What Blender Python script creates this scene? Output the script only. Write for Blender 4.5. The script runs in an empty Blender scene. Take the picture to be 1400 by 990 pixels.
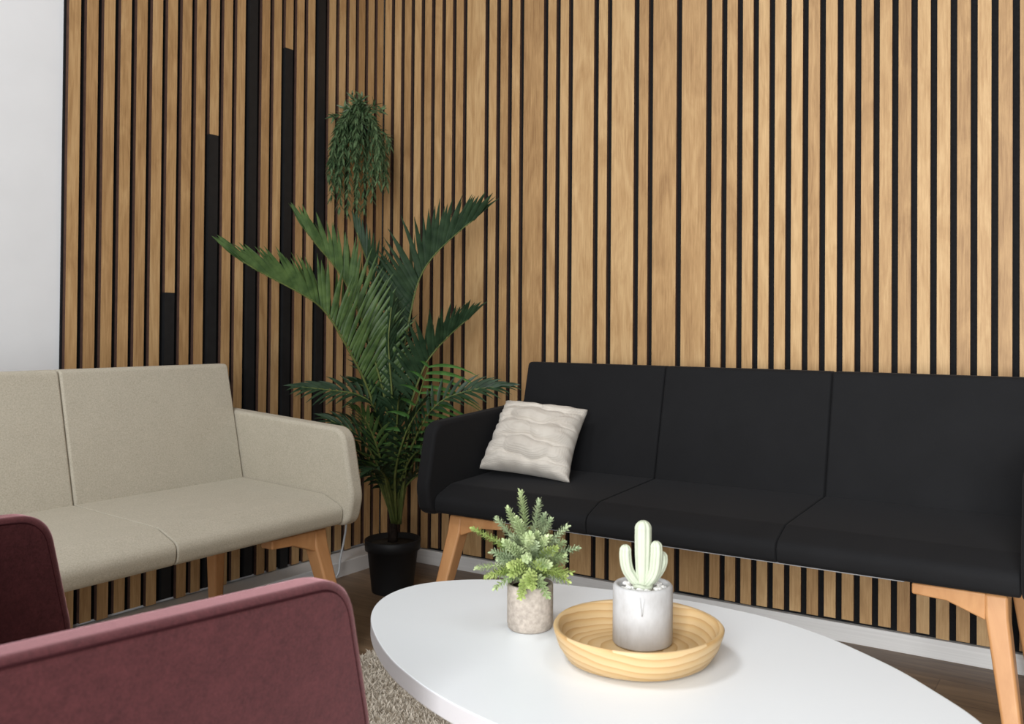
import bpy, bmesh, math, random
from mathutils import Vector, Matrix, Quaternion
random.seed(7)
SC = bpy.context.scene
COL = SC.collection
PI = math.pi

# ------------------------------------------------------------------ materials
def new_mat(name):
    m = bpy.data.materials.new(name); m.use_nodes = True
    nt = m.node_tree
    return m, nt, nt.nodes['Principled BSDF']

def N(nt, t, **kw):
    n = nt.nodes.new(t)
    for k, v in kw.items():
        if k in n.inputs.keys(): n.inputs[k].default_value = v
        else: setattr(n, k, v)
    return n

def ramp(nt, fac, stops):
    r = nt.nodes.new('ShaderNodeValToRGB')
    els = r.color_ramp.elements
    while len(els) < len(stops): els.new(0.5)
    for e, (p, c) in zip(els, stops):
        e.position = p; e.color = (c[0], c[1], c[2], 1)
    nt.links.new(fac, r.inputs['Fac'])
    return r.outputs['Color']

def coords(nt, scale, kind='Object', rot=(0, 0, 0)):
    tc = nt.nodes.new('ShaderNodeTexCoord')
    mp = nt.nodes.new('ShaderNodeMapping')
    mp.inputs['Scale'].default_value = scale
    mp.inputs['Rotation'].default_value = rot
    nt.links.new(tc.outputs[kind], mp.inputs['Vector'])
    return mp.outputs['Vector']

def bump(nt, b, h, strength, dist=0.002):
    n = nt.nodes.new('ShaderNodeBump')
    n.inputs['Strength'].default_value = strength; n.inputs['Distance'].default_value = dist
    nt.links.new(h, n.inputs['Height']); nt.links.new(n.outputs['Normal'], b.inputs['Normal'])

def plain(name, c, rough=0.6, noise=0.0, nscale=30, spec=0.5, bstr=0.0):
    m, nt, b = new_mat(name)
    b.inputs['Roughness'].default_value = rough
    b.inputs['Specular IOR Level'].default_value = spec
    v = coords(nt, (nscale,) * 3)
    nz = N(nt, 'ShaderNodeTexNoise', Scale=1.0, Detail=5.0); nt.links.new(v, nz.inputs['Vector'])
    lo = [max(0, x * (1 - noise)) for x in c]; hi = [x * (1 + noise) for x in c]
    nt.links.new(ramp(nt, nz.outputs['Fac'], [(0.3, lo), (0.7, hi)]), b.inputs['Base Color'])
    if bstr: bump(nt, b, nz.outputs['Fac'], bstr)
    return m

def fabric(name, dark, light, mott=14, thread=900, sheen=0.0, sheen_tint=(1, 1, 1), bstr=0.35, rough=0.9, fine=0.5, spec=0.15):
    m, nt, b = new_mat(name)
    b.inputs['Roughness'].default_value = rough
    b.inputs['Specular IOR Level'].default_value = spec
    b.inputs['Sheen Weight'].default_value = sheen
    b.inputs['Sheen Tint'].default_value = (*sheen_tint, 1)
    b.inputs['Sheen Roughness'].default_value = 0.38
    v = coords(nt, (1, 1, 1))
    n1 = N(nt, 'ShaderNodeTexNoise', Scale=mott, Detail=4.0, Roughness=0.6); nt.links.new(v, n1.inputs['Vector'])
    n2 = N(nt, 'ShaderNodeTexNoise', Scale=thread, Detail=2.0, Roughness=0.7); nt.links.new(v, n2.inputs['Vector'])
    n3 = N(nt, 'ShaderNodeTexNoise', Scale=thread * 0.28, Detail=3.0, Roughness=0.7); nt.links.new(v, n3.inputs['Vector'])
    mx = N(nt, 'ShaderNodeMix', data_type='FLOAT'); mx.inputs[0].default_value = fine
    nt.links.new(n1.outputs['Fac'], mx.inputs[2]); nt.links.new(n3.outputs['Fac'], mx.inputs[3])
    mx2 = N(nt, 'ShaderNodeMix', data_type='FLOAT'); mx2.inputs[0].default_value = 0.4
    nt.links.new(mx.outputs[0], mx2.inputs[2]); nt.links.new(n2.outputs['Fac'], mx2.inputs[3])
    nt.links.new(ramp(nt, mx2.outputs[0], [(0.36, dark), (0.64, light)]), b.inputs['Base Color'])
    bump(nt, b, n2.outputs['Fac'], bstr, 0.001)
    return m

def slat_wood(name, c0, c1, c2, axis='Z'):
    """oak: long vertical grain, each slat offset by its own 'tone' attribute"""
    m, nt, b = new_mat(name)
    b.inputs['Roughness'].default_value = 0.5
    b.inputs['Specular IOR Level'].default_value = 0.35
    at = N(nt, 'ShaderNodeAttribute', attribute_name='tone')
    tc = nt.nodes.new('ShaderNodeTexCoord')
    off = N(nt, 'ShaderNodeCombineXYZ')
    ml = N(nt, 'ShaderNodeMath', operation='MULTIPLY'); ml.inputs[1].default_value = 37.0
    nt.links.new(at.outputs['Fac'], ml.inputs[0])
    nt.links.new(ml.outputs[0], off.inputs['Z']); nt.links.new(ml.outputs[0], off.inputs['X'])
    ad = N(nt, 'ShaderNodeVectorMath', operation='ADD')
    nt.links.new(tc.outputs['Object'], ad.inputs[0]); nt.links.new(off.outputs[0], ad.inputs[1])
    mp = N(nt, 'ShaderNodeMapping'); mp.inputs['Scale'].default_value = (1, 1, 0.05)
    nt.links.new(ad.outputs[0], mp.inputs['Vector'])
    g = N(nt, 'ShaderNodeTexNoise', Scale=190.0, Detail=4.0, Roughness=0.65); nt.links.new(mp.outputs[0], g.inputs['Vector'])
    mp2 = N(nt, 'ShaderNodeMapping'); mp2.inputs['Scale'].default_value = (1, 1, 0.22)
    nt.links.new(ad.outputs[0], mp2.inputs['Vector'])
    w = N(nt, 'ShaderNodeTexNoise', Scale=16.0, Detail=5.0, Roughness=0.6, Distortion=1.4); nt.links.new(mp2.outputs[0], w.inputs['Vector'])
    mx = N(nt, 'ShaderNodeMix', data_type='FLOAT'); mx.inputs[0].default_value = 0.5
    nt.links.new(g.outputs['Fac'], mx.inputs[2]); nt.links.new(w.outputs['Fac'], mx.inputs[3])
    sh = N(nt, 'ShaderNodeMath', operation='MULTIPLY_ADD'); sh.inputs[1].default_value = 0.16
    nt.links.new(at.outputs['Fac'], sh.inputs[0])
    sb = N(nt, 'ShaderNodeMath', operation='SUBTRACT'); sb.inputs[1].default_value = 0.08
    nt.links.new(mx.outputs[0], sb.inputs[0]); nt.links.new(sb.outputs[0], sh.inputs[2])
    nt.links.new(ramp(nt, sh.outputs[0], [(0.3, c0), (0.5, c1), (0.68, c2)]), b.inputs['Base Color'])
    bump(nt, b, g.outputs['Fac'], 0.12, 0.0008)
    return m

def grain_wood(name, c0, c1, scale, rough=0.45, spec=0.4):
    m, nt, b = new_mat(name)
    b.inputs['Roughness'].default_value = rough
    b.inputs['Specular IOR Level'].default_value = spec
    v = coords(nt, scale)
    g = N(nt, 'ShaderNodeTexNoise', Scale=1.0, Detail=5.0, Roughness=0.6, Distortion=0.6); nt.links.new(v, g.inputs['Vector'])
    nt.links.new(ramp(nt, g.outputs['Fac'], [(0.3, c0), (0.7, c1)]), b.inputs['Base Color'])
    return m

def leaf_mat(name, dark, light, rough=0.45, scale=30, spec=0.4, trans=0.15):
    m, nt, b = new_mat(name)
    b.inputs['Roughness'].default_value = rough
    b.inputs['Specular IOR Level'].default_value = spec
    v = coords(nt, (scale,) * 3)
    g = N(nt, 'ShaderNodeTexNoise', Scale=1.0, Detail=3.0); nt.links.new(v, g.inputs['Vector'])
    nt.links.new(ramp(nt, g.outputs['Fac'], [(0.32, dark), (0.68, light)]), b.inputs['Base Color'])
    return m

M = {}
M['oak'] = slat_wood('oak_slat', (0.305, 0.168, 0.070), (0.475, 0.287, 0.130), (0.62, 0.41, 0.205))
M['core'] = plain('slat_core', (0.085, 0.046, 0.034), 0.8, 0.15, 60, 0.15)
M['felt'] = plain('black_felt', (0.012, 0.012, 0.013), 0.95, 0.2, 200, 0.1)
M['black_slat'] = plain('black_slat', (0.013, 0.013, 0.014), 0.6, 0.15, 40, 0.35)
M['plaster'] = plain('white_plaster', (0.80, 0.81, 0.83), 0.85, 0.02, 8, 0.2, 0.05)
M['skirting'] = grain_wood('skirting_white', (0.70, 0.685, 0.67), (0.80, 0.785, 0.77), (2, 2, 160), 0.5)
M['trunking'] = plain('trunking_grey_white', (0.80, 0.80, 0.80), 0.6, 0.03, 6, 0.3)
M['beige'] = fabric('beige_wool', (0.37, 0.335, 0.265), (0.55, 0.505, 0.415), 18, 1100, 0.1, (1, 0.97, 0.9), fine=0.85)
M['black'] = fabric('black_cloth', (0.0075, 0.0075, 0.0083), (0.0115, 0.0115, 0.0128), 10, 1200, 0.05, (0.6, 0.6, 0.65), 0.2, 0.85, spec=0.2)
M['maroon'] = fabric('maroon_velvet', (0.046, 0.0125, 0.014), (0.100, 0.027, 0.030), 26, 420, 1.0, (1.0, 0.55, 0.60), 0.35, 0.9, fine=0.55)
M['thread'] = plain('maroon_thread', (0.035, 0.010, 0.012), 0.9, 0.1, 60, 0.05)
M['beech'] = grain_wood('beech_wood', (0.46, 0.215, 0.083), (0.60, 0.315, 0.138), (18, 18, 5), 0.45)
M['under'] = plain('lining_grey', (0.3, 0.3, 0.31), 0.8, 0.05, 20)
M['table_white'] = plain('white_laminate', (0.795, 0.83, 0.86), 0.32, 0.01, 3, 0.4)
M['table_edge_shade'] = plain('white_edge_shaded', (0.52, 0.505, 0.52), 0.6, 0.01, 3, 0.3)  # tabletop white darkened for the edge faces: their shade put into the colour
M['concrete_warm'] = plain('concrete_taupe', (0.42, 0.365, 0.315), 0.85, 0.2, 160, 0.2, 0.25)
M['soil'] = plain('dark_soil', (0.03, 0.024, 0.018), 0.95, 0.5, 120, 0.1, 0.6)
M['cactus'] = plain('pale_mint_ceramic', (0.50, 0.54, 0.425), 0.5, 0.05, 60, 0.4)
M['pebble'] = plain('white_pebble', (0.80, 0.79, 0.77), 0.5, 0.05, 200, 0.4)
M['plastic'] = plain('black_plastic', (0.010, 0.010, 0.011), 0.55, 0.1, 30, 0.35)
M['trunk'] = plain('palm_trunk', (0.020, 0.014, 0.011), 0.9, 0.5, 90, 0.1, 0.5)
M['palm_bright'] = leaf_mat('palm_leaf_bright', (0.032, 0.070, 0.018), (0.088, 0.150, 0.042))
M['palm_dark'] = leaf_mat('palm_leaf_dark', (0.012, 0.032, 0.014), (0.032, 0.066, 0.030))
M['palm_lime'] = leaf_mat('palm_leaf_lime', (0.04, 0.115, 0.024), (0.09, 0.21, 0.05))
M['stalk'] = leaf_mat('palm_stalk', (0.08, 0.11, 0.028), (0.16, 0.185, 0.055))
M['trail'] = leaf_mat('trailing_leaf', (0.032, 0.075, 0.030), (0.14, 0.21, 0.10), 0.4, 45)
M['trail_stem'] = leaf_mat('trailing_stem', (0.03, 0.045, 0.015), (0.06, 0.07, 0.03))
M['sprig'] = leaf_mat('shrub_leaf', (0.28, 0.38, 0.17), (0.56, 0.64, 0.36), 0.6, 38, 0.2)
M['sprig_blue'] = leaf_mat('shrub_leaf_grey', (0.30, 0.385, 0.22), (0.50, 0.57, 0.36), 0.6, 38, 0.2)
M['sprig_lime'] = leaf_mat('shrub_leaf_lime', (0.27, 0.37, 0.09), (0.50, 0.58, 0.22), 0.6, 38, 0.2)
M['cable'] = plain('white_cable', (0.62, 0.64, 0.66), 0.4, 0.02, 20)

# planter concrete: pale grey, blotchy, with a darker drip stain under the rim
def planter_mat():
    m, nt, b = new_mat('concrete_pale')
    b.inputs['Roughness'].default_value = 0.75
    v = coords(nt, (1, 1, 0.6))
    n = N(nt, 'ShaderNodeTexNoise', Scale=32.0, Detail=6.0, Roughness=0.6); nt.links.new(v, n.inputs['Vector'])
    n2 = N(nt, 'ShaderNodeTexNoise', Scale=260.0, Detail=2.0); nt.links.new(coords(nt, (1, 1, 0.25)), n2.inputs['Vector'])
    mx = N(nt, 'ShaderNodeMix', data_type='FLOAT'); mx.inputs[0].default_value = 0.12
    nt.links.new(n.outputs['Fac'], mx.inputs[2]); nt.links.new(n2.outputs['Fac'], mx.inputs[3])
    nt.links.new(ramp(nt, mx.outputs[0], [(0.3, (0.38, 0.365, 0.355)), (0.5, (0.46, 0.455, 0.455)), (0.72, (0.53, 0.53, 0.535))]), b.inputs['Base Color'])
    bump(nt, b, n.outputs['Fac'], 0.15)
    return m
M['concrete_pale'] = planter_mat()

# tray: cathedral growth rings, made by slicing tilted rings through the board
def tray_mat():
    m, nt, b = new_mat('turned_pine')
    b.inputs['Roughness'].default_value = 0.55
    tc = nt.nodes.new('ShaderNodeTexCoord')
    mp = N(nt, 'ShaderNodeMapping'); mp.inputs['Location'].default_value = (0.006, -0.004, 0.055)
    mp.inputs['Scale'].default_value = (0.9, 1.04, 1.0)
    nt.links.new(tc.outputs['Object'], mp.inputs['Vector'])
    w = N(nt, 'ShaderNodeTexWave', wave_type='RINGS', rings_direction='SPHERICAL', wave_profile='SAW')
    w.inputs['Scale'].default_value = 32.0; w.inputs['Distortion'].default_value = 2.6
    w.inputs['Detail'].default_value = 3.0; w.inputs['Detail Scale'].default_value = 0.45
    nt.links.new(mp.outputs[0], w.inputs['Vector'])
    c = ramp(nt, w.outputs['Color'], [(0.0, (0.60, 0.43, 0.235)), (0.55, (0.56, 0.385, 0.19)), (0.86, (0.50, 0.315, 0.135)), (0.97, (0.44, 0.265, 0.105))])
    nt.links.new(c, b.inputs['Base Color'])
    return m
M['tray'] = tray_mat()

def floor_mat():
    m, nt, b = new_mat('dark_oak_planks')
    b.inputs['Roughness'].default_value = 0.4
    b.inputs['Specular IOR Level'].default_value = 0.4
    v = coords(nt, (1, 1, 1))
    br = N(nt, 'ShaderNodeTexBrick'); br.offset = 0.37
    br.inputs['Scale'].default_value = 1.0; br.inputs['Brick Width'].default_value = 1.25; br.inputs['Row Height'].default_value = 0.145
    br.inputs['Mortar Size'].default_value = 0.0016; br.inputs['Bias'].default_value = 0.0
    br.inputs['Color1'].default_value = (0.25, 0.25, 0.25, 1); br.inputs['Color2'].default_value = (0.75, 0.75, 0.75, 1)
    br.inputs['Mortar'].default_value = (0, 0, 0, 1)
    nt.links.new(v, br.inputs['Vector'])
    g = N(nt, 'ShaderNodeTexNoise', Scale=1.0, Detail=6.0, Roughness=0.62, Distortion=0.9)
    nt.links.new(coords(nt, (2.2, 24, 1)), g.inputs['Vector'])
    mx = N(nt, 'ShaderNodeMix', data_type='FLOAT'); mx.inputs[0].default_value = 0.72
    nt.links.new(br.outputs['Color'], mx.inputs[2]); nt.links.new(g.outputs['Fac'], mx.inputs[3])
    nt.links.new(ramp(nt, mx.outputs[0], [(0.16, (0.07, 0.043, 0.027)), (0.42, (0.165, 0.105, 0.064)), (0.66, (0.30, 0.20, 0.122))]), b.inputs['Base Color'])
    return m
M['floor'] = floor_mat()
M['rug'] = fabric('shaggy_wool', (0.55, 0.49, 0.405), (0.78, 0.71, 0.61), 60, 700, 0.1, bstr=0.5)

def knit_mat():
    m, nt, b = new_mat('cream_knit')
    b.inputs['Roughness'].default_value = 0.95
    b.inputs['Specular IOR Level'].default_value = 0.1
    b.inputs['Sheen Weight'].default_value = 0.2
    w = N(nt, 'ShaderNodeTexWave', wave_type='BANDS', bands_direction='Z'); w.inputs['Scale'].default_value = 65; w.inputs['Distortion'].default_value = 3.0; w.inputs['Detail Scale'].default_value = 8
    nt.links.new(coords(nt, (1, 1, 1)), w.inputs['Vector'])
    n = N(nt, 'ShaderNodeTexNoise', Scale=14.0, Detail=5.0); nt.links.new(coords(nt, (1, 1, 1)), n.inputs['Vector'])
    nt.links.new(ramp(nt, n.outputs['Fac'], [(0.3, (0.56, 0.51, 0.45)), (0.7, (0.72, 0.67, 0.60))]), b.inputs['Base Color'])
    bump(nt, b, w.outputs['Color'], 0.35, 0.002)
    return m
M['knit'] = knit_mat()

# ------------------------------------------------------------------ helpers
def mesh_obj(name, bm, mat, parent=None, smooth=True, bevel=0, seg=3, loc=None, harden=True):
    bmesh.ops.recalc_face_normals(bm, faces=bm.faces)
    me = bpy.data.meshes.new(name); bm.to_mesh(me); bm.free()
    me.materials.append(mat)
    if smooth:
        for f in me.polygons: f.use_smooth = True
    o = bpy.data.objects.new(name, me); COL.objects.link(o)
    if parent: o.parent = parent
    if loc: o.location = loc
    if bevel:
        b = o.modifiers.new('bevel', 'BEVEL'); b.width = bevel; b.segments = seg; b.limit_method = 'ANGLE'
        b.angle_limit = math.radians(40); b.harden_normals = harden
    return o

def empty(name, loc=(0, 0, 0), rz=0):
    o = bpy.data.objects.new(name, None); COL.objects.link(o)
    o.location = loc; o.rotation_euler = (0, 0, rz); o.empty_display_size = 0.1
    return o

def tag(o, label=None, cat=None, group=None, kind=None):
    if label: o['label'] = label
    if cat: o['category'] = cat
    if group: o['group'] = group
    if kind: o['kind'] = kind
    return o

def add_box(bm, x0, x1, y0, y1, z0, z1):
    vs = [bm.verts.new((x, y, z)) for x in (x0, x1) for y in (y0, y1) for z in (z0, z1)]
    fs = []
    for a, b, c, d in ((0, 1, 3, 2), (4, 6, 7, 5), (0, 4, 5, 1), (2, 3, 7, 6), (0, 2, 6, 4), (1, 5, 7, 3)):
        fs.append(bm.faces.new((vs[a], vs[b], vs[c], vs[d])))
    return fs

def round_poly(pts, n=6):
    """pts: (u, v, r) corners -> outline with rounded corners"""
    out = []
    L = len(pts)
    for i in range(L):
        p = Vector(pts[i][:2]); a = Vector(pts[i - 1][:2]); c = Vector(pts[(i + 1) % L][:2]); r = pts[i][2]
        if r <= 0: out.append(p); continue
        da = (a - p).normalized(); dc = (c - p).normalized()
        ang = da.angle(dc); t = min(r / math.tan(ang / 2), (a - p).length * 0.49, (c - p).length * 0.49)
        s = p + da * t; e = p + dc * t
        for k in range(n + 1):
            q = k / n
            out.append(s * (1 - q) ** 2 + p * 2 * q * (1 - q) + e * q * q)
    return out

def extrude(bm, outline, x0, x1, f):
    """outline in (u, v), swept from x0 to x1; f(x, u, v) -> world"""
    A = [bm.verts.new(f(x0, p[0], p[1])) for p in outline]
    B = [bm.verts.new(f(x1, p[0], p[1])) for p in outline]
    n = len(outline)
    for i in range(n): bm.faces.new((A[i], A[(i + 1) % n], B[(i + 1) % n], B[i]))
    bm.faces.new(A); bm.faces.new(list(reversed(B)))

def tube(bm, pts, r0, r1=None, sides=6, cap=True):
    r1 = r0 if r1 is None else r1
    pts = [Vector(p) for p in pts]; rings = []
    n = len(pts)
    ref = Vector((0, 0, 1))
    for i, p in enumerate(pts):
        d = (pts[min(i + 1, n - 1)] - pts[max(i - 1, 0)]).normalized()
        u = d.cross(ref)
        if u.length < 1e-3: u = d.cross(Vector((1, 0, 0)))
        u.normalize(); w = u.cross(d).normalized()
        r = r0 + (r1 - r0) * i / max(1, n - 1)
        rings.append([bm.verts.new(p + (u * math.cos(2 * PI * k / sides) + w * math.sin(2 * PI * k / sides)) * r) for k in range(sides)])
    for a, b in zip(rings, rings[1:]):
        for k in range(sides): bm.faces.new((a[k], a[(k + 1) % sides], b[(k + 1) % sides], b[k]))
    if cap:
        bm.faces.new(list(reversed(rings[0]))); bm.faces.new(rings[-1])

def lathe(bm, prof, seg=48, cx=0, cy=0, fr=None):
    """prof: (r, z) list; closed on the axis when r == 0"""
    rings = []
    for i, (r, z) in enumerate(prof):
        if r < 1e-6: rings.append([bm.verts.new((cx, cy, z))]); continue
        ring = []
        for k in range(seg):
            a = 2 * PI * k / seg
            rr = r * (fr(a, i, z) if fr else 1)
            ring.append(bm.verts.new((cx + rr * math.cos(a), cy + rr * math.sin(a), z)))
        rings.append(ring)
    for a, b in zip(rings, rings[1:]):
        for k in range(seg):
            k2 = (k + 1) % seg
            if len(a) == 1 and len(b) == 1: continue
            if len(a) == 1: bm.faces.new((a[0], b[k], b[k2]))
            elif len(b) == 1: bm.faces.new((a[k], b[0], a[k2]))
            else: bm.faces.new((a[k], b[k], b[k2], a[k2]))

def spline(pts, n):
    """Catmull-Rom through pts, n samples"""
    P = [Vector(p) for p in pts]
    P = [P[0] * 2 - P[1]] + P + [P[-1] * 2 - P[-2]]
    out = []; S = len(P) - 3
    for i in range(n):
        t = i / (n - 1) * S; k = min(int(t), S - 1); u = t - k
        a, b, c, d = P[k:k + 4]
        out.append(0.5 * ((2 * b) + (c - a) * u + (2 * a - 5 * b + 4 * c - d) * u * u + (3 * b - a - 3 * c + d) * u ** 3))
    return out

# ------------------------------------------------------------------ the room
U = 0.05                       # slat pitch
ZT = 2.75                      # wall height
ZP = 0.0565                    # foot of the slat panels
NARROW = 0.6585 * U; WIDE = 1.6345 * U
DEPTH = 0.013

bm = bmesh.new(); add_box(bm, -0.3, 5.2, -5.2, 0.3, -0.05, 0)
tag(mesh_obj('floor', bm, M['floor'], smooth=False), 'dark brown oak plank floor under the sofas and table', 'floor', kind='structure')

bm = bmesh.new(); add_box(bm, 0.0 - DEPTH - 0.12, 5.2, DEPTH + 0.006, 0.14, 0, ZT)
wall_right = tag(mesh_obj('wall_right', bm, M['plaster'], smooth=False), 'wall clad in oak slats of two widths behind the black sofa', 'wall', kind='structure')
bm = bmesh.new(); add_box(bm, -0.16, -DEPTH - 0.006, -5.2, DEPTH + 0.006, 0, ZT)
wall_left = tag(mesh_obj('wall_left', bm, M['plaster'], smooth=False), 'white wall half clad in oak and black slats behind the beige sofa', 'wall', kind='structure')

def slat_mesh(name, items, wall, mat, parent):
    bm = bmesh.new(); lay = bm.verts.layers.float.new('tone')
    for (s0, w, z0, z1, t) in items:
        before = len(bm.verts)
        if wall == 'R': add_box(bm, s0, s0 + w, 0, DEPTH, z0, z1)
        else: add_box(bm, -DEPTH, 0, -s0 - w, -s0, z0, z1)
        bm.verts.ensure_lookup_table()
        for v in bm.verts[before:]: v[lay] = t
    bm.normal_update()
    for f in bm.faces:
        nrm = f.normal
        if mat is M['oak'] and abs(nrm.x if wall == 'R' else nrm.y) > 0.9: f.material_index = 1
    o = mesh_obj(name, bm, mat, parent, smooth=False)
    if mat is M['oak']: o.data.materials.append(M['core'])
    return o

rs = random.Random(3)
pattern = 'nnnnnnnnwnnnwnnwnwnwwnnnnnnnnnnnnnnnnn' + 'n' * 36
items = []; pos = 0.083
for ch in pattern:
    w = WIDE if ch == 'w' else NARROW
    items.append((pos * U, w, ZP + rs.uniform(-0.003, 0.006), ZT, rs.random()))
    pos += 2 if ch == 'w' else 1
slat_mesh('oak_slats', items, 'R', M['oak'], wall_right)
bm = bmesh.new(); add_box(bm, -DEPTH, 5.2, DEPTH, DEPTH + 0.0055, 0.045, ZT)
mesh_obj('felt_backing', bm, M['felt'], wall_right, smooth=False)

left = []; blacks = []
NL = 25
for i in range(NL):                       # i counts from the free end of the panel, as seen from the room
    s = (NL - 1 - i + 0.107) * U
    z0 = ZP + rs.uniform(-0.005, 0.008)
    cut = {6: 0.979, 9: 1.482, 15: 1.834}.get(i)
    if i in (12, 18): blacks.append((s, NARROW, z0, ZT, 0.5))
    elif cut:
        left.append((s, NARROW, cut, ZT, rs.random())); blacks.append((s, NARROW, z0, cut - 0.0005, 0.5))
    else: left.append((s, NARROW, z0, ZT, rs.random()))
slat_mesh('oak_slats', left, 'L', M['oak'], wall_left)
for b in blacks:
    o = slat_mesh('black_slat', [b], 'L', M['black_slat'], wall_left)
bm = bmesh.new(); add_box(bm, -DEPTH - 0.0055, -DEPTH, -(NL * U - 0.007), 0.01, ZP + 0.002, ZT)
mesh_obj('felt_backing', bm, M['felt'], wall_left, smooth=False)

# skirtings: a grooved board on the right, a deeper boxed-in one on the left
bm = bmesh.new()
extrude(bm, round_poly([(0.0125, 0, 0), (-0.004, 0, 0), (-0.004, 0.0515, 0.003), (0.0125, 0.0515, 0)]), 0.08, 5.2, lambda x, u, v: (x, u, v))
bb = tag(mesh_obj('baseboard_right', bm, M['skirting'], smooth=False), 'low off-white skirting under the slats behind black sofa', 'skirting', kind='structure')
bm = bmesh.new()
extrude(bm, round_poly([(-0.012, 0, 0), (0.10, 0, 0), (0.10, 0.052, 0.004), (-0.012, 0.052, 0)]), -5.2, -0.001, lambda y, u, v: (u, y, v))
tag(mesh_obj('baseboard_left', bm, M['trunking'], smooth=False), 'boxed-in grey-white skirting under slats behind beige sofa', 'skirting', kind='structure')

# ------------------------------------------------------------------ upholstered seating
SEAT = round_poly([(0.15, 0.358, 0.01), (0.15, 0.452, 0.01), (0.565, 0.434, 0.05), (0.640, 0.405, 0.045), (0.632, 0.358, 0.02)], 7)
BACK = round_poly([(0.205, 0.365, 0.01), (0.262, 0.365, 0.01), (0.168, 0.770, 0.016), (0.112, 0.770, 0.020)], 6)
ARM = round_poly([(0.150, 0.352, 0.03), (0.105, 0.642, 0.03), (0.628, 0.611, 0.055), (0.666, 0.430, 0.10), (0.648, 0.353, 0.045)], 9)

def make_sofa(name, widths, cloth, loc, rz, label, cat, extra_underside=False, piping=None, foot=0.0):
    """local frame: x along the seat, y = distance forward from the wall side"""
    root = tag(empty(name, loc, rz), label, cat)
    f = lambda x, u, v: (x, u, v)
    L = sum(widths); x = 0; AT = 0.046
    for w in widths:
        bm = bmesh.new(); extrude(bm, SEAT, x + 0.001, x + w - 0.001, f)
        mesh_obj('seat_cushion', bm, cloth, root, bevel=0.004, seg=2)
        bm = bmesh.new(); extrude(bm, BACK, x + 0.001, x + w - 0.001, f)
        mesh_obj('backrest', bm, cloth, root, bevel=0.007, seg=3)
        x += w
    for side in (0, 1):
        x0 = -AT - 0.001 if side == 0 else L + 0.001
        bm = bmesh.new(); extrude(bm, ARM, x0, x0 + AT, f)
        arm = mesh_obj('armrest', bm, cloth, root, bevel=0.012, seg=4)
        if not piping: continue
        bm = bmesh.new()
        for xx in (x0 + 0.0012, x0 + AT - 0.0012):       # piped seam along both edges of the arm
            cen = Vector((0.4, 0.49))
            ins = [p + (cen - p).normalized() * 0.0135 for p in ARM]
            xs = xx
            tube(bm, [(xs, p[0], p[1]) for p in ins] + [(xs, ins[0][0], ins[0][1])], 0.0016, sides=5, cap=False)
        mesh_obj('seam', bm, piping, arm)
    bm = bmesh.new(); add_box(bm, 0.22, L - 0.22, 0.17, 0.618 if extra_underside else 0.60, 0.3558, 0.358)
    tag(mesh_obj('underside_panel', bm, M['under'], root, smooth=False), 'thin pale grey lining under the seat')
    # legs: splayed front legs with a tapered bracket, straighter rear legs, one rail per end
    for side in (0, 1):
        fx = (lambda q: q) if side == 0 else (lambda q: L - q)
        for front in (1, 0):
            bm = bmesh.new()
            if front: top = (0.026, 0.070, 0.552, 0.602); bot = (-0.018, 0.014, 0.636, 0.672); zj = 0.31; mid = (0.024, 0.068, 0.560, 0.608)
            else: top = (0.026, 0.066, 0.160, 0.205); bot = (-0.008, 0.020, 0.118, 0.148); zj = 0.31; mid = (0.024, 0.064, 0.155, 0.200)
            rings = []
            for (a, b, c, d), z in ((bot, foot), (mid, zj), (top, 0.3535)):
                rings.append([bm.verts.new((fx(px), py, z)) for px, py in ((a, c), (b, c), (b, d), (a, d))])
            for r0, r1 in zip(rings, rings[1:]):
                for k in range(4): bm.faces.new((r0[k], r0[(k + 1) % 4], r1[(k + 1) % 4], r1[k]))
            bm.faces.new(rings[0]); bm.faces.new(rings[-1])
            leg = mesh_obj('leg', bm, M['beech'], root, bevel=0.007, seg=3)
            bm = bmesh.new()
            d0, d1 = (0.562, 0.604) if front else (0.160, 0.197)
            out = [(0.066, 0.3535), (0.208, 0.3535), (0.208, 0.330), (0.140, 0.326), (0.066, 0.298)]
            A = [bm.verts.new((fx(p), d0, z)) for p, z in out]; B = [bm.verts.new((fx(p), d1, z)) for p, z in out]
            for k in range(5): bm.faces.new((A[k], A[(k + 1) % 5], B[(k + 1) % 5], B[k]))
            bm.faces.new(A); bm.faces.new(list(reversed(B)))
            mesh_obj('leg_bracket', bm, M['beech'], leg, bevel=0.004, seg=2)
        bm = bmesh.new(); xs = sorted((fx(0.034), fx(0.066)))
        add_box(bm, xs[0], xs[1], 0.198, 0.556, 0.305, 0.3535)
        mesh_obj('side_rail', bm, M['beech'], root, bevel=0.004, seg=2)
    return root

# black sofa along the right wall: local y -> -Y, local x -> +X would mirror, so turn by 180 and start at its right end
XB0, WB = 0.792, 0.4893
make_sofa('black_sofa', [WB] * 3, M['black'], (XB0 + 3 * WB, 0, 0), PI,
          'three-seat black fabric sofa with wooden legs against the slatted wall', 'sofa', True)
YB1, WL = -0.880, 0.495
make_sofa('beige_sofa', [WL] * 3, M['beige'], (0.05, YB1, 0), -PI / 2,
          'beige wool sofa with wooden legs against the left wall', 'sofa')
make_sofa('maroon_armchair', [0.545], M['maroon'], (1.119, -2.518, 0), 0,
          'dark red upholstered armchair nearest the camera, beside the white table', 'armchair', False, M['thread'], 0.0125)

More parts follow.
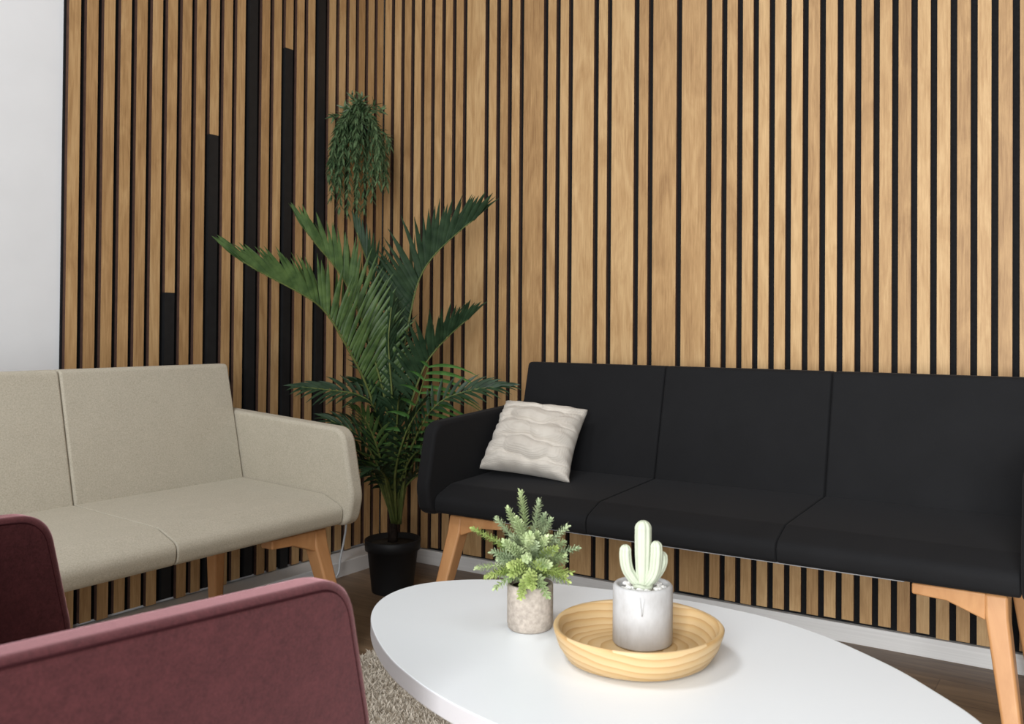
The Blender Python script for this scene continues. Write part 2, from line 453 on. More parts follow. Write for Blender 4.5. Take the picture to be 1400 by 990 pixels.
# ------------------------------------------------------------------ cushion
def make_cushion():
    bl = Vector((0.800, -0.432, 0.452)); br = Vector((1.098, -0.420, 0.450))
    tl = Vector((0.789, -0.293, 0.658)); tr = Vector((1.064, -0.240, 0.625))
    ctr = (bl + br + tl + tr) / 4
    ex = (br - bl + tr - tl).normalized(); ey = (tl - bl + tr - br); ey = (ey - ex * ey.dot(ex)).normalized(); en = ex.cross(ey)
    root_m = Matrix((ex, ey, en)).transposed().to_4x4(); root_m.translation = ctr
    loc = [root_m.inverted() @ p for p in (bl, br, tl, tr)]
    n = 110
    rng = random.Random(5)
    bm = bmesh.new()
    def surf(i, j, sgn):
        u = i / n; v = j / n
        a = 2 * u - 1; b = 2 * v - 1
        # concave edges between the four corners
        pin = 0.095
        uu = u + 0 * v
        base = (loc[0] * (1 - u) * (1 - v) + loc[1] * u * (1 - v) + loc[2] * (1 - u) * v + loc[3] * u * v)
        base.z = 0
        cx = a * (1 - pin * (1 - b * b)); cy = b * (1 - pin * 0.8 * (1 - a * a))
        cu = (cx + 1) / 2; cv = (cy + 1) / 2
        base = (loc[0] * (1 - cu) * (1 - cv) + loc[1] * cu * (1 - cv) + loc[2] * (1 - cu) * cv + loc[3] * cu * cv); base.z = 0
        h = (max(0, 1 - a * a) * max(0, 1 - b * b)) ** 0.42
        z = 0.062 * h
        # gathered, puffed lozenges of the knit, in staggered rows
        wu = u + 0.03 * math.sin(v * 11 + 1) + 0.02 * math.sin(u * 17 + v * 5); wv = v + 0.022 * math.sin(u * 9 + 2) + 0.012 * math.sin(u * 23)
        rr = wv * 4.1 + 0.45; row = math.floor(rr); cc = wu * 1.75 + 0.5 * (row % 2) + 0.1
        vv = 2 * (rr - row) - 1; uu = 2 * (cc - math.floor(cc)) - 1
        lens = max(0.0, 1 - abs(vv) ** 1.6 - 0.55 * abs(uu) ** 2.4)
        z += 0.017 * (lens ** 0.6) * min(1, h * 1.5)
        z += 0.0022 * math.sin(v * 62 + 2.5 * math.sin(u * 11) + 2 * math.sin(v * 9)) * (0.2 + abs(a) ** 2.5) * min(1, h * 3)
        if sgn > 0:
            base += Vector((math.sin(v * 41 + 1) * 0.0016 * abs(a) ** 6, math.sin(u * 33) * 0.0014 * abs(b) ** 6, 0))
        return base + Vector((0, 0, sgn * z if sgn > 0 else -0.050 * h))
    grids = []
    for sgn in (1, -1):
        g = [[None] * (n + 1) for _ in range(n + 1)]
        for i in range(n + 1):
            for j in range(n + 1):
                if sgn < 0 and (i in (0, n) or j in (0, n)): g[i][j] = grids[0][i][j]
                else: g[i][j] = bm.verts.new(surf(i, j, sgn))
        for i in range(n):
            for j in range(n):
                try: bm.faces.new((g[i][j], g[i + 1][j], g[i + 1][j + 1], g[i][j + 1]))
                except ValueError: pass
        grids.append(g)
    o = mesh_obj('throw_pillow', bm, M['knit'])
    o.matrix_world = root_m
    tag(o, 'cream cable-knit cushion leaning in the left corner of the black sofa', 'cushion')
make_cushion()

# ------------------------------------------------------------------ coffee table
TZ = 0.42; TC = Vector((1.832, -1.467))
meas = [(1.412, -1.544), (1.380, -1.507), (1.359, -1.473), (1.338, -1.406), (1.348, -1.348), (1.405, -1.282), (1.477, -1.243), (1.612, -1.210), (1.746, -1.190),
        (1.878, -1.186), (2.009, -1.217), (2.110, -1.275), (2.223, -1.371), (2.286, -1.432), (2.318, -1.500), (2.300, -1.572), (2.225, -1.650), (2.10, -1.715), (1.95, -1.752),
        (1.804, -1.747), (1.754, -1.737), (1.694, -1.719), (1.618, -1.687), (1.540, -1.645), (1.474, -1.597)]
def table_outline():
    pol = sorted((math.atan2(y - TC.y, x - TC.x), math.hypot(x - TC.x, y - TC.y)) for x, y in meas)
    n = len(pol); ext = [(a - 2 * PI, r) for a, r in pol] + pol + [(a + 2 * PI, r) for a, r in pol]
    K = 180; rs_ = []
    for k in range(K):
        a = -PI + 2 * PI * k / K
        for (a0, r0), (a1, r1) in zip(ext, ext[1:]):
            if a0 <= a <= a1: rs_.append(r0 + (r1 - r0) * (a - a0) / max(1e-9, a1 - a0)); break
    for _ in range(10): rs_ = [(rs_[k - 1] + 2 * rs_[k] + rs_[(k + 1) % K]) / 4 for k in range(K)]
    return [Vector((rs_[k] * math.cos(-PI + 2 * PI * k / K), rs_[k] * math.sin(-PI + 2 * PI * k / K))) for k in range(K)]
TO = table_outline()
table = tag(empty('coffee_table', (TC.x, TC.y, 0)), 'low white oval coffee table in front of the black sofa', 'table')
bm = bmesh.new(); extrude(bm, TO, TZ - 0.026, TZ, lambda z, u, v: (u, v, z))
bm.normal_update()
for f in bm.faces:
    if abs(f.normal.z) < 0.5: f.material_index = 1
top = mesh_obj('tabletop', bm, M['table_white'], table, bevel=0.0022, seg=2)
top.data.materials.append(M['table_edge_shade'])
for dx, dy in ((-0.24, 0.06), (0.20, 0.14), (-0.12, -0.14), (0.26, -0.06)):
    bm = bmesh.new(); tube(bm, [(dx * 1.25, dy * 1.25, 0.0125), (dx, dy, TZ - 0.026)], 0.013, 0.021, 16)
    mesh_obj('leg', bm, M['beech'], table)

# ------------------------------------------------------------------ rug
def make_rug():
    x0, x1, y0, y1 = 0.735, 2.95, -2.75, -0.78
    bm = bmesh.new(); add_box(bm, x0, x1, y0, y1, 0.0005, 0.012)
    rug = tag(mesh_obj('shag_rug', bm, M['rug'], smooth=False), 'beige shaggy rug under the coffee table', 'rug')
    rng = random.Random(11); bm = bmesh.new()
    def tuft(x, y, h, w):
        a = rng.uniform(0, 2 * PI); lean = rng.uniform(0.3, 1.1) * h
        dx, dy = math.cos(a) * lean, math.sin(a) * lean
        t = rng.uniform(0, 2 * PI); wx, wy = math.cos(t) * w, math.sin(t) * w
        z0 = 0.011
        p = [(x - wx, y - wy, z0), (x + wx, y + wy, z0), (x + dx * 0.5 + wx, y + dy * 0.5 + wy, z0 + h * 0.7), (x + dx * 0.5 - wx, y + dy * 0.5 - wy, z0 + h * 0.7), (x + dx, y + dy, z0 + h)]
        v = [bm.verts.new(q) for q in p]
        bm.faces.new((v[0], v[1], v[2], v[3])); bm.faces.new((v[3], v[2], v[4]))
    for _ in range(46000):                       # dense where the rug is open to view
        tuft(rng.uniform(x0, 1.62), rng.uniform(-1.75, y1), rng.uniform(0.008, 0.017), rng.uniform(0.0012, 0.0022))
    for _ in range(16000):
        tuft(rng.uniform(x0, x1), rng.uniform(y0, y1), rng.uniform(0.008, 0.016), rng.uniform(0.002, 0.0036))
    tag(mesh_obj('pile', bm, M['rug'], rug, smooth=False), kind='stuff')
make_rug()

# ------------------------------------------------------------------ tray
TR = Vector((1.845, -1.465))
bm = bmesh.new()
prof = [(0, 0.0), (0.089, 0.0), (0.100, 0.004), (0.1115, 0.022), (0.1175, 0.040), (0.1185, 0.0445), (0.1165, 0.047), (0.1115, 0.0455), (0.1085, 0.040), (0.101, 0.020), (0.093, 0.0135), (0.080, 0.012), (0.04, 0.012), (0, 0.012)]
wob = lambda a, i, z: 1 + 0.012 * math.cos(2 * a + 0.5) + 0.008 * math.cos(5 * a + 1.0)
lathe(bm, prof, 96, fr=wob)
tray = mesh_obj('wooden_tray', bm, M['tray'], loc=(TR.x, TR.y, TZ + 0.0004))
tray.rotation_euler = (0, 0, math.radians(33))
tag(tray, 'round turned wooden tray with growth rings on the white table', 'tray')

# ------------------------------------------------------------------ cactus planter
def make_cactus():
    c = Vector((1.840, -1.4395)); z0 = TZ + 0.0127
    root = tag(empty('cactus_planter', (c.x, c.y, z0)), 'pale mint ornamental cactus in a grey concrete pot on the wooden tray', 'planter')
    bm = bmesh.new(); R = 0.0430; H = 0.084
    lathe(bm, [(0, 0), (R - 0.003, 0), (R, 0.003), (R, H - 0.003), (R - 0.0025, H), (R - 0.0055, H), (R - 0.0075, H - 0.0025), (R - 0.008, H - 0.022), (0, H - 0.022)], 72)
    pot = mesh_obj('pot', bm, M['concrete_pale'], root)
    # drip stain: a raised dark V of cement slurry on the front
    bm = bmesh.new()
    for a0, a1, zt, zb in ((-1.20, -1.13, 0.076, 0.050), (-1.06, -1.12, 0.074, 0.052)):
        tube(bm, [((R + 0.0001) * math.cos(a0 + (a1 - a0) * t), (R + 0.0001) * math.sin(a0 + (a1 - a0) * t), zt + (zb - zt) * t) for t in (0, .25, .5, .75, 1)], 0.0007, 0.0010, 5)
    stain = mesh_obj('drip_stain', bm, plain('cement_stain', (0.44, 0.44, 0.44), 0.8, 0.1, 90), pot)
    rng = random.Random(2); bm = bmesh.new()
    lathe(bm, [(R - 0.0085, H - 0.021), (R - 0.0085, H - 0.0095), (0, H - 0.0085)], 40)
    for k in range(72):
        a = rng.uniform(0, 2 * PI); r = (R - 0.012) * math.sqrt(rng.random()); s = rng.uniform(0.0026, 0.0042)
        mat = Matrix.Translation((r * math.cos(a), r * math.sin(a), H - 0.0070 + rng.uniform(0, 0.0025))) @ Matrix.Rotation(rng.uniform(0, 3), 4, 'Z') @ Matrix.Diagonal((s * 1.2, s, s * 0.75, 1))
        bmesh.ops.create_icosphere(bm, subdivisions=2, radius=1, matrix=mat)
    tag(mesh_obj('gravel', bm, M['pebble'], root), 'white gravel', kind='stuff')
    cz = H - 0.008
    cam_r = Vector((0.849, 0.528, 0))           # the cactus arms spread across the table's length
    fwd = Vector((-0.528, 0.849, 0))
    def ribbed(path, radii, ribs=9, depth=0.20, seg=54):
        dense = spline(path, 241); K = 44; bm = bmesh.new(); rings = []
        pts = [dense[round(240 * (1 - (1 - q / (K - 1)) ** 2.2))] for q in range(K)]
        n = len(pts)
        L = [0]
        for p, q in zip(pts, pts[1:]): L.append(L[-1] + (q - p).length)
        for i, p in enumerate(pts):
            d = (pts[min(i + 1, n - 1)] - pts[max(0, i - 1)]).normalized()
            u = fwd.copy(); u = (u - d * u.dot(d)).normalized(); w = d.cross(u)
            t = L[i] / L[-1]
            k = t * (len(radii) - 1); k0 = min(int(k), len(radii) - 2); r = radii[k0] + (radii[k0 + 1] - radii[k0]) * (k - k0)
            rem = L[-1] - L[i]
            if rem < r: r *= math.sqrt(max(0.0, 1 - (1 - rem / r) ** 2)) + 0.02
            rings.append([bm.verts.new(p + (u * math.cos(2 * PI * s / seg) + w * math.sin(2 * PI * s / seg)) * r * (1 - depth + depth * abs(math.cos(ribs * PI * s / seg)) ** 0.7)) for s in range(seg)])
        for a, b in zip(rings, rings[1:]):
            for s in range(seg): bm.faces.new((a[s], a[(s + 1) % seg], b[(s + 1) % seg], b[s]))
        bm.faces.new(list(reversed(rings[0]))); bm.faces.new(rings[-1])
        return bm
    B = Vector((0, 0, cz))
    bm = ribbed([B, B + Vector((0, 0, 0.02)), B + Vector((0, 0, 0.06)), B + Vector((0, 0, 0.0985))], [0.007, 0.0105, 0.0118, 0.0122, 0.0118], 8)
    body = mesh_obj('cactus', bm, M['cactus'], root)
    for off, (dx, df, top) in enumerate(((-0.0255, 0.001, 0.0635), (0.018, -0.010, 0.0715), (0.0275, 0.006, 0.053))):
        s = cam_r * dx + fwd * df
        bm = ribbed([B + s * 0.1 + Vector((0, 0, 0.004)), B + s * 0.45 + Vector((0, 0, 0.012)), B + s * 0.86 + Vector((0, 0, 0.028)), B + s * 1.0 + Vector((0, 0, top * 0.75)), B + s * 0.97 + Vector((0, 0, top))],
                    [0.005, 0.0078, 0.0088, 0.0090, 0.0082], 7)
        mesh_obj('cactus_arm', bm, M['cactus'], body)
    bm = bmesh.new()
    ring = []
    for k in range(37):
        a = 2 * PI * k / 36
        ring.append((0.0125 * math.cos(a), 0.0125 * math.sin(a), cz + 0.0045 + 0.0012 * math.sin(3 * a)))
    tube(bm, ring, 0.0030, sides=8, cap=False)
    mesh_obj('cactus_collar', bm, M['cactus'], body)
make_cactus()

# ------------------------------------------------------------------ small shrub
def make_shrub():
    c = Vector((1.6485, -1.443)); root = tag(empty('potted_shrub', (c.x, c.y, TZ)), 'bushy grey-green shrub in a taupe concrete pot on the white table', 'potted plant')
    R = 0.0355; H = 0.069
    bm = bmesh.new()
    lathe(bm, [(0, 0), (R - 0.004, 0), (R - 0.0015, 0.0025), (R, 0.012), (R, H - 0.002), (R - 0.0015, H), (R - 0.005, H), (R - 0.006, H - 0.003), (R - 0.006, H - 0.012), (0, H - 0.012)], 64)
    mesh_obj('pot', bm, M['concrete_warm'], root)
    bm = bmesh.new(); lathe(bm, [(R - 0.0062, H - 0.0115), (R - 0.0062, H - 0.006), (0.01, H - 0.003), (0, H - 0.003)], 32)
    mesh_obj('soil', bm, M['soil'], root)
    rng = random.Random(21)
    rt = Vector((0.849, 0.528, 0)); fw = Vector((-0.528, 0.849, 0))
    tips = [(-0.016, 0.0, 0.207), (0.012, 0.004, 0.192), (-0.034, -0.006, 0.181), (-0.087, 0.002, 0.150), (-0.052, 0.008, 0.164), (0.030, -0.004, 0.166), (0.070, 0.0, 0.122), (0.055, 0.01, 0.152),
            (-0.080, -0.01, 0.094), (0.044, -0.012, 0.076), (-0.050, -0.035, 0.072), (0.0, -0.055, 0.082), (-0.028, -0.05, 0.108), (0.028, -0.05, 0.110), (0.0, -0.04, 0.150), (-0.055, -0.02, 0.120), (0.050, -0.02, 0.115),
            (-0.062, -0.028, 0.086), (0.060, -0.02, 0.090), (-0.02, -0.02, 0.17), (0.022, -0.025, 0.142), (0.0, 0.05, 0.13), (-0.05, 0.045, 0.12), (0.05, 0.045, 0.12), (0.02, 0.05, 0.16), (-0.03, 0.04, 0.16),
            (-0.012, -0.064, 0.066), (0.026, -0.052, 0.066), (-0.066, 0.0, 0.078), (-0.036, -0.042, 0.14), (0.038, -0.036, 0.13)]
    for k in range(34):                     # the dense dome below the leaders
        az = 2.39996 * k; el = 0.12 + 1.25 * (k / 33); rr = rng.uniform(0.055, 0.068)
        tips.append((rr * math.cos(az) * math.cos(el), rr * math.sin(az) * math.cos(el) * 0.95, 0.062 + 0.088 * math.sin(el)))
    for i, (a, b, h) in enumerate(tips):
        tip = rt * a + fw * b + Vector((0, 0, h)); base = rt * a * 0.12 + fw * b * 0.12 + Vector((0, 0, H - 0.006))
        mid = base.lerp(tip, 0.5) + Vector((0, 0, 0.016)) - (rt * a + fw * b) * 0.08
        pts = spline([base, mid, tip], 26)
        bm = bmesh.new(); tube(bm, pts[::2] + [pts[-1]], 0.0010, 0.0006, 5)
        total = sum((q - p).length for p, q in zip(pts, pts[1:]))
        ang = rng.uniform(0, 6)
        nl = max(28, int(total / 0.00105))
        for k in range(nl):
            t = 0.26 + 0.74 * k / (nl - 1)
            x = t * (len(pts) - 1); j = min(int(x), len(pts) - 2); p = pts[j].lerp(pts[j + 1], x - j); d = (pts[j + 1] - pts[j]).normalized()
            ang += 2.4
            u = d.cross(Vector((0.3, 0.2, 1))); u.normalize(); w = u.cross(d)
            rad = u * math.cos(ang) + w * math.sin(ang)
            opening = 0.95 - 0.55 * (t > 0.9) * (t - 0.9) * 10
            ld = (rad * opening + d * (1.25 - opening * 0.7)).normalized()
            ln = (0.0118 - 0.003 * t) * rng.uniform(0.8, 1.2)
            sd = ld.cross(d); sd = sd.normalized() if sd.length > 1e-4 else u
            wd = 0.0019
            up = sd.cross(ld)
            v = [bm.verts.new(p), bm.verts.new(p + ld * ln * 0.5 + sd * wd + up * 0.0004), bm.verts.new(p + ld * ln * 0.5 - sd * wd + up * 0.0004), bm.verts.new(p + ld * ln * 0.86 + sd * wd * 0.9), bm.verts.new(p + ld * ln * 0.86 - sd * wd * 0.9), bm.verts.new(p + ld * ln)]
            bm.faces.new((v[0], v[1], v[2])); bm.faces.new((v[1], v[3], v[4], v[2])); bm.faces.new((v[3], v[5], v[4]))
        low = h < 0.105
        mesh_obj('sprig', bm, M['sprig_lime'] if (rng.random() < (0.55 if low else 0.18)) else (M['sprig_blue'] if rng.random() < 0.4 else M['sprig']), root)
make_shrub()

# ------------------------------------------------------------------ palm in the corner
FRONDS = [
    ('bright', 70, 0.200, 1.0, ((0.364,-0.327,0.223), (0.347,-0.362,0.484), (0.344,-0.434,0.677), (0.323,-0.530,0.842), (0.303,-0.589,0.929), (0.278,-0.652,0.977), (0.212,-0.787,1.054), (0.157,-0.892,1.131))),
    ('bright', 62, 0.210, 1.0, ((0.368,-0.325,0.223), (0.378,-0.354,0.486), (0.371,-0.394,0.676), (0.342,-0.447,0.864), (0.325,-0.493,0.982), (0.302,-0.542,1.068), (0.275,-0.606,1.145), (0.243,-0.685,1.253))),
    ('dark', 52, 0.250, 1.0, ((0.374,-0.321,0.223), (0.377,-0.320,0.457), (0.377,-0.319,0.672), (0.383,-0.316,0.751), (0.399,-0.306,0.873), (0.433,-0.296,1.025), (0.491,-0.284,1.117), (0.599,-0.252,1.214), (0.666,-0.234,1.255))),
    ('dark', 45, 0.185, 1.0, ((0.379,-0.318,0.223), (0.401,-0.328,0.460), (0.427,-0.324,0.607), (0.467,-0.310,0.731), (0.506,-0.298,0.797), (0.581,-0.275,0.875), (0.656,-0.252,0.935))),
    ('lime', 8, 0.200, 0.75, ((0.381,-0.317,0.223), (0.425,-0.348,0.416), (0.471,-0.367,0.577), (0.511,-0.378,0.655), (0.538,-0.386,0.707), (0.564,-0.393,0.755))),
    ('dark', 30, 0.120, 0.8, ((0.383,-0.316,0.223), (0.451,-0.367,0.421), (0.531,-0.400,0.549), (0.605,-0.390,0.642), (0.695,-0.357,0.682), (0.800,-0.311,0.700))),
    ('dark', 25, 0.110, 0.8, ((0.360,-0.330,0.223), (0.362,-0.364,0.461), (0.356,-0.415,0.610), (0.332,-0.465,0.659), (0.291,-0.538,0.676), (0.244,-0.626,0.690))),
    ('dark', 55, 0.180, 0.9, ((0.366,-0.326,0.223), (0.344,-0.316,0.479), (0.325,-0.316,0.700), (0.305,-0.329,0.897), (0.289,-0.374,1.068), (0.274,-0.419,1.192))),
    ('dark', 20, 0.130, 0.8, ((0.360,-0.330,0.223), (0.377,-0.390,0.370), (0.377,-0.449,0.472), (0.352,-0.500,0.541), (0.308,-0.562,0.584))),
    ('dark', 20, 0.110, 0.8, ((0.381,-0.317,0.223), (0.420,-0.328,0.365), (0.462,-0.326,0.465), (0.503,-0.324,0.527), (0.540,-0.324,0.554))),
    ('bright', 15, 0.140, 0.8, ((0.368,-0.325,0.223), (0.397,-0.401,0.373), (0.412,-0.463,0.500), (0.410,-0.511,0.585), (0.412,-0.556,0.623))),
    ('dark', 25, 0.130, 0.8, ((0.372,-0.322,0.223), (0.435,-0.401,0.401), (0.505,-0.440,0.528), (0.552,-0.446,0.600), (0.598,-0.453,0.648))),
    ('dark', 10, 0.110, 0.8, ((0.364,-0.327,0.223), (0.344,-0.364,0.339), (0.325,-0.411,0.416), (0.317,-0.463,0.457), (0.304,-0.506,0.478))),
    ('dark', 50, 0.140, 0.8, ((0.370,-0.324,0.223), (0.394,-0.356,0.463), (0.404,-0.385,0.658), (0.407,-0.407,0.826), (0.420,-0.410,0.944))),
]
def leaflet(bm, p, d, n, ln, wd, droop):
    """a folded lanceolate strip from p along d, normal n"""
    s = d.cross(n).normalized(); prev = None
    K = 6
    for k in range(K + 1):
        t = k / K
        c = p + d * ln * t + Vector((0, 0, -1)) * droop * t * t * ln
        w = wd * (0.45 + 2.2 * t) if t < 0.25 else wd * (1 - ((t - 0.25) / 0.75) ** 1.8)
        w = max(w, 0.0003)
        cur = (bm.verts.new(c + s * w + n * w * 0.35), bm.verts.new(c), bm.verts.new(c - s * w + n * w * 0.35))
        if prev:
            bm.faces.new((prev[0], prev[1], cur[1], cur[0])); bm.faces.new((prev[1], prev[2], cur[2], cur[1]))
        prev = cur
def lower_fronds():
    rng = random.Random(31); out = []
    for az, reach, top in ((-95, 0.24, 0.50), (-60, 0.26, 0.44), (-25, 0.28, 0.50), (-130, 0.20, 0.44), (10, 0.24, 0.56), (-75, 0.16, 0.60), (-150, 0.22, 0.58), (35, 0.20, 0.46), (-40, 0.18, 0.66), (-110, 0.15, 0.70), (-5, 0.16, 0.40), (-165, 0.17, 0.42)):
        a = math.radians(az + rng.uniform(-6, 6)); dx, dy = math.cos(a), math.sin(a)
        b = (0.366, -0.325)
        out.append(('dark', 25, 0.105, 0.9, tuple((b[0] + dx * reach * t ** 1.5, b[1] + dy * reach * t ** 1.5, 0.223 + (top - 0.223) * (1 - (1 - t) ** 1.7) + 0.05 * t * (1 - t)) for t in (0, 0.3, 0.55, 0.78, 1.0)), 15))
    return out
ROLL = {5: 55, 6: -55, 8: -40, 9: 45, 12: -45, 11: 30}
def make_palm():
    c = Vector((0.362, -0.328)); root = tag(empty('potted_palm', (c.x, c.y, 0)), 'tall green palm in a black plastic pot in the room corner', 'potted plant')
    bm = bmesh.new()
    lathe(bm, [(0, 0), (0.066, 0), (0.068, 0.004), (0.083, 0.138), (0.091, 0.140), (0.093, 0.172), (0.090, 0.175), (0.087, 0.172), (0.080, 0.150), (0, 0.150)], 56)
    mesh_obj('pot', bm, M['plastic'], root)
    bm = bmesh.new(); lathe(bm, [(0.081, 0.151), (0.079, 0.157), (0.03, 0.163), (0, 0.164)], 32); mesh_obj('soil', bm, M['soil'], root)
    bm = bmesh.new(); rng = random.Random(4)
    lathe(bm, [(0, 0.155), (0.017, 0.156), (0.015, 0.175), (0.016, 0.19), (0.014, 0.21), (0.012, 0.222), (0, 0.226)], 20, fr=lambda a, i, z: 1 + 0.1 * math.sin(5 * a + i))
    mesh_obj('trunk', bm, M['trunk'], root)
    for fi, (kind, vee, ll, fullness, path, *ex) in enumerate(FRONDS + lower_fronds()):
        roll = math.radians(ex[0] if ex else ROLL.get(fi, 0))
        P = [Vector(q) - Vector((c.x, c.y, 0)) for q in path]
        pts = spline(P, 60)[:(55 if fi < 4 else 60)]
        L = [0]
        for p, q in zip(pts, pts[1:]): L.append(L[-1] + (q - p).length)
        tot = L[-1]
        def at(s):
            for j in range(len(L) - 1):
                if L[j + 1] >= s: return pts[j].lerp(pts[j + 1], (s - L[j]) / max(1e-9, L[j + 1] - L[j])), (pts[j + 1] - pts[j]).normalized()
            return pts[-1], (pts[-1] - pts[-2]).normalized()
        bm = bmesh.new()
        start = 0.33 if fi == 2 else 0.40 if fi < 3 else (0.46 if fi in (3, 5, 6, 7, 13) else 0.40)
        span = tot * (1 - start); nl = max(12, int(span / (0.0145 if fi in (0, 1, 2) else 0.0165) * fullness))
        va = math.radians(vee)
        hv = (P[-1] - P[0]); hv.z = 0
        for k in range(nl):
            t = k / (nl - 1); s = tot * (start + (1 - start) * t)
            p, d = at(min(s, tot - 1e-4))
            upn = Vector((0, 0, 1)) - d * d.z
            if upn.length < 0.35: upn = (-hv - d * (-hv).dot(d)) if hv.length > 0.05 else upn
            if fi == 4: upn = Vector((0.528, -0.849, 0)); upn = upn - d * upn.dot(d)
            upn.normalize()
            side = d.cross(upn).normalized()
            upn, side = upn * math.cos(roll) + side * math.sin(roll), side * math.cos(roll) - upn * math.sin(roll)
            lnk = ll * (0.62 + 0.42 * math.sin(PI * (0.14 + 0.66 * t))) * (1 - 0.12 * t) * (1 - 0.35 * t ** 4)
            fwdang = math.radians((60 if fi in (2, 3) else 56) - (38 if fi in (2, 3) else 46) * t ** 1.4)
            if fi == 4: fwdang = math.radians(74 - 20 * t)
            for sg in (1, -1):
                if fi == 4 and sg < 0 and k % 2: continue
                lat = side * sg * math.cos(va) + upn * math.sin(va)
                dd = (d * math.cos(fwdang) + lat * math.sin(fwdang) + Vector((rng.uniform(-1, 1), rng.uniform(-1, 1), rng.uniform(-1, 1))) * 0.07).normalized()
                nn = (upn * math.cos(va) - side * sg * math.sin(va)); nn = (nn - dd * nn.dot(dd)).normalized()
                ln = lnk * rng.uniform(0.88, 1.1); dr = 0.10 if vee > 40 else 0.25
                if fi == 4:
                    ln *= 1.7 if lat.x * 0.849 + lat.y * 0.528 > 0 else 0.6; dr = 0.42
                # keep the leaflets on the room side of both walls
                e = p + dd * ln
                if e.x + c.x > 0.738 and e.z < (0.645 if fi == 5 else 0.78) and p.z < (0.645 if fi == 5 else 0.72): ln *= max(0.1, (0.738 - c.x - p.x) / max(1e-6, e.x - p.x))
                if e.x + c.x < 0.012: ln *= max(0.1, (p.x + c.x - 0.012) / max(1e-6, (p.x - e.x)))
                if e.y + c.y > -0.012: ln *= max(0.1, (-0.012 - p.y - c.y) / max(1e-6, (e.y - p.y)))
                leaflet(bm, p, dd, nn, ln, (0.0098 if fi in (2, 3) else 0.0082 if fi < 2 else 0.0070) * (0.8 + 0.3 * rng.random()), dr)
        fr = mesh_obj('frond', bm, M['palm_' + kind], root)
        bm = bmesh.new(); tube(bm, pts[::2] + [pts[-1]], 0.0050, 0.0014, 7)
        mesh_obj('stalk', bm, M['stalk'], fr)
make_palm()

# ------------------------------------------------------------------ trailing plant high in the corner
def make_trailing():
    c = Vector((0.086, -0.217, 0)); root = tag(empty('hanging_plant', (c.x, c.y, 1.60)), 'trailing green plant hung high on the slats above the palm', 'hanging plant')
    rng = random.Random(8)
    bm = bmesh.new(); lathe(bm, [(0, -0.04), (0.020, -0.04), (0.028, 0.01), (0.026, 0.01), (0.023, 0.004), (0, 0.004)], 28)
    mesh_obj('pot', bm, M['plastic'], root)
    bm = bmesh.new(); tube(bm, [(-0.025, 0, -0.006), (-0.07, 0, -0.004), (-0.0855, 0, -0.004)], 0.006, 0.006, 8)
    mesh_obj('wall_bracket', bm, M['plastic'], root)
    rt = Vector((0.849, 0.528, 0)); fw = Vector((-0.528, 0.849, 0))
    stems = [(-0.10, -0.18), (-0.115, -0.12), (-0.085, -0.26), (-0.065, -0.20), (-0.06, -0.30), (-0.045, -0.15), (-0.03, -0.24), (-0.01, -0.28), (0.0, -0.34), (0.015, -0.30), (0.03, -0.22), (0.045, -0.26), (0.06, -0.18),
             (0.075, -0.21), (0.09, -0.14), (0.10, -0.22), (0.115, -0.08), (0.02, 0.10), (-0.02, 0.11), (0.05, 0.09), (0.085, 0.06), (-0.05, 0.07), (-0.085, 0.03), (0.0, -0.16), (-0.075, -0.08), (0.055, -0.06), (0.02, -0.14), (-0.035, -0.32)]
    stems += [(rng.uniform(-0.09, 0.095), rng.uniform(-0.26, -0.02)) for _ in range(22)]
    for i, (a, h) in enumerate(stems):
        dep = rng.uniform(-0.085, 0.035)
        end = rt * a + fw * dep + Vector((0, 0, h))
        def clampw(v):
            v.x = max(v.x, 0.014 - c.x); v.y = min(v.y, -0.014 - c.y); return v
        end = clampw(end)
        base = rt * rng.uniform(-0.015, 0.015) + fw * rng.uniform(-0.015, 0.01) + Vector((0, 0, 0.018))
        top = rt * a * 0.52 + fw * dep * 0.8 + Vector((0, 0, 0.075 - 0.75 * abs(a) + rng.uniform(-0.01, 0.03)))
        if h > 0: top = base.lerp(end, 0.5) + Vector((0, 0, 0.015))
        pts = [clampw(q) for q in spline([base, clampw(top), clampw(top.lerp(end, 0.45) + rt * a * 0.18), end], 30)]
        bm = bmesh.new(); tube(bm, pts[::2] + [pts[-1]], 0.0013, 0.0007, 5)
        tot = sum((q - p).length for p, q in zip(pts, pts[1:])); nl = int(tot / 0.0058)
        ang = rng.uniform(0, 6)
        for k in range(nl):
            t = 0.12 + 0.88 * k / max(1, nl - 1); x = t * (len(pts) - 1); j = min(int(x), len(pts) - 2)
            p = pts[j].lerp(pts[j + 1], x - j); d = (pts[j + 1] - pts[j])
            d = d.normalized() if d.length > 1e-6 else Vector((0, 0, -1))
            ang += 2.4
            u = d.cross(Vector((0.9, 0.3, 0.1))).normalized(); w = u.cross(d)
            rad = u * math.cos(ang) + w * math.sin(ang)
            dd = (d * 0.8 + rad * 0.75 + Vector((0, 0, -0.15))).normalized(); nn = rad - dd * rad.dot(dd); nn = nn.normalized() if nn.length > 1e-4 else u
            ln = 0.034 * rng.uniform(0.7, 1.15)
            e = p + dd * ln
            if e.x < 0.006 - c.x or e.y > -0.006 - c.y: continue
            leaflet(bm, p, dd, nn, ln, 0.0041, 0.15)
        mesh_obj('trailing_stem', bm, M['trail'], root)
make_trailing()

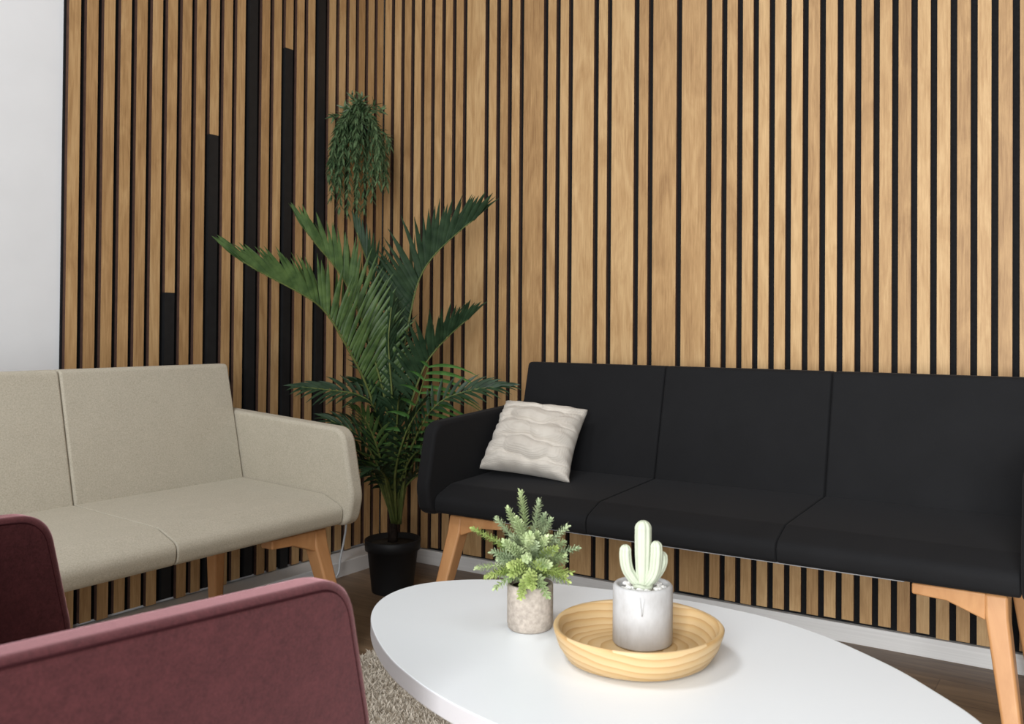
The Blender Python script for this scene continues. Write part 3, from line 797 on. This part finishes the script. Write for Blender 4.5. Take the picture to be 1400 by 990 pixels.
# ------------------------------------------------------------------ cable
bm = bmesh.new()
tube(bm, spline([(0.002, -0.285, 0.44), (0.060, -0.290, 0.35), (0.100, -0.290, 0.27), (0.108, -0.288, 0.19), (0.110, -0.300, 0.13), (0.118, -0.325, 0.075), (0.125, -0.345, 0.02), (0.14, -0.42, 0.004), (0.16, -0.6, 0.004)], 60), 0.0036, 0.0036, 8)
tag(mesh_obj('power_cable', bm, M['cable']), 'thin white cable hanging behind the arm of the beige sofa', 'cable')

# ------------------------------------------------------------------ camera
cam = bpy.data.cameras.new('camera'); co = bpy.data.objects.new('camera', cam); COL.objects.link(co)
pi_, ro, ya = (math.radians(v) for v in (0.661, 0.406, -31.858))
fwv = Vector((math.sin(ya) * math.cos(pi_), math.cos(ya) * math.cos(pi_), math.sin(pi_)))
ri = Vector((math.cos(ya), -math.sin(ya), 0)); up = ri.cross(fwv)
r2 = ri * math.cos(ro) + up * math.sin(ro); u2 = up * math.cos(ro) - ri * math.sin(ro)
mw = Matrix((r2, u2, -fwv)).transposed().to_4x4(); mw.translation = (2.4213, -2.6148, 0.8851)
co.matrix_world = mw
cam.sensor_fit = 'HORIZONTAL'; cam.sensor_width = 36
cam.lens = 1236.515 * 36 / 1400
cam.shift_x = (700 - 761.118) / 1400; cam.shift_y = (432.304 - 495) / 1400
cam.clip_start = 0.02
cam.dof.use_dof = True; cam.dof.focus_distance = 2.0; cam.dof.aperture_fstop = 8.0
SC.camera = co

# ------------------------------------------------------------------ light
w = bpy.data.worlds.new('world'); SC.world = w; w.use_nodes = True
bg = w.node_tree.nodes['Background']; bg.inputs['Color'].default_value = (0.96, 0.98, 1.0, 1); bg.inputs['Strength'].default_value = 0.15

def area(name, loc, target, sx, sy, power, color=(1, 1, 1)):
    l = bpy.data.lights.new(name, 'AREA'); l.shape = 'RECTANGLE'; l.size = sx; l.size_y = sy; l.energy = power; l.color = color
    o = bpy.data.objects.new(name, l); COL.objects.link(o); o.location = loc
    o.rotation_euler = (Vector(target) - Vector(loc)).to_track_quat('-Z', 'Y').to_euler()
    return o
win = area('window_light', (2.9, -4.3, 1.05), (3.3, 0, 0.5), 2.0, 2.0, 118, (0.975, 0.995, 1.0))
win.data.spread = math.radians(130)          # unseen window behind the camera; beam narrowed to keep light off the left wall
area('ceiling_panel', (2.5, -4.0, 2.75), (1.6, -0.2, 0.8), 1.2, 0.6, 24, (0.98, 0.995, 1.0))
area('ceiling_panel', (1.0, -2.3, 2.75), (0.8, -2.2, 0), 0.6, 0.6, 30, (0.99, 0.995, 1.0))
area('ceiling_panel', (2.6, -1.5, 2.75), (2.6, -1.5, 0), 0.6, 0.6, 7, (0.99, 0.995, 1.0))

SC.view_settings.view_transform = 'Standard'; SC.view_settings.look = 'None'
SC.view_settings.gamma = 1.0; SC.view_settings.use_curve_mapping = False
SC.view_settings.exposure = -0.1
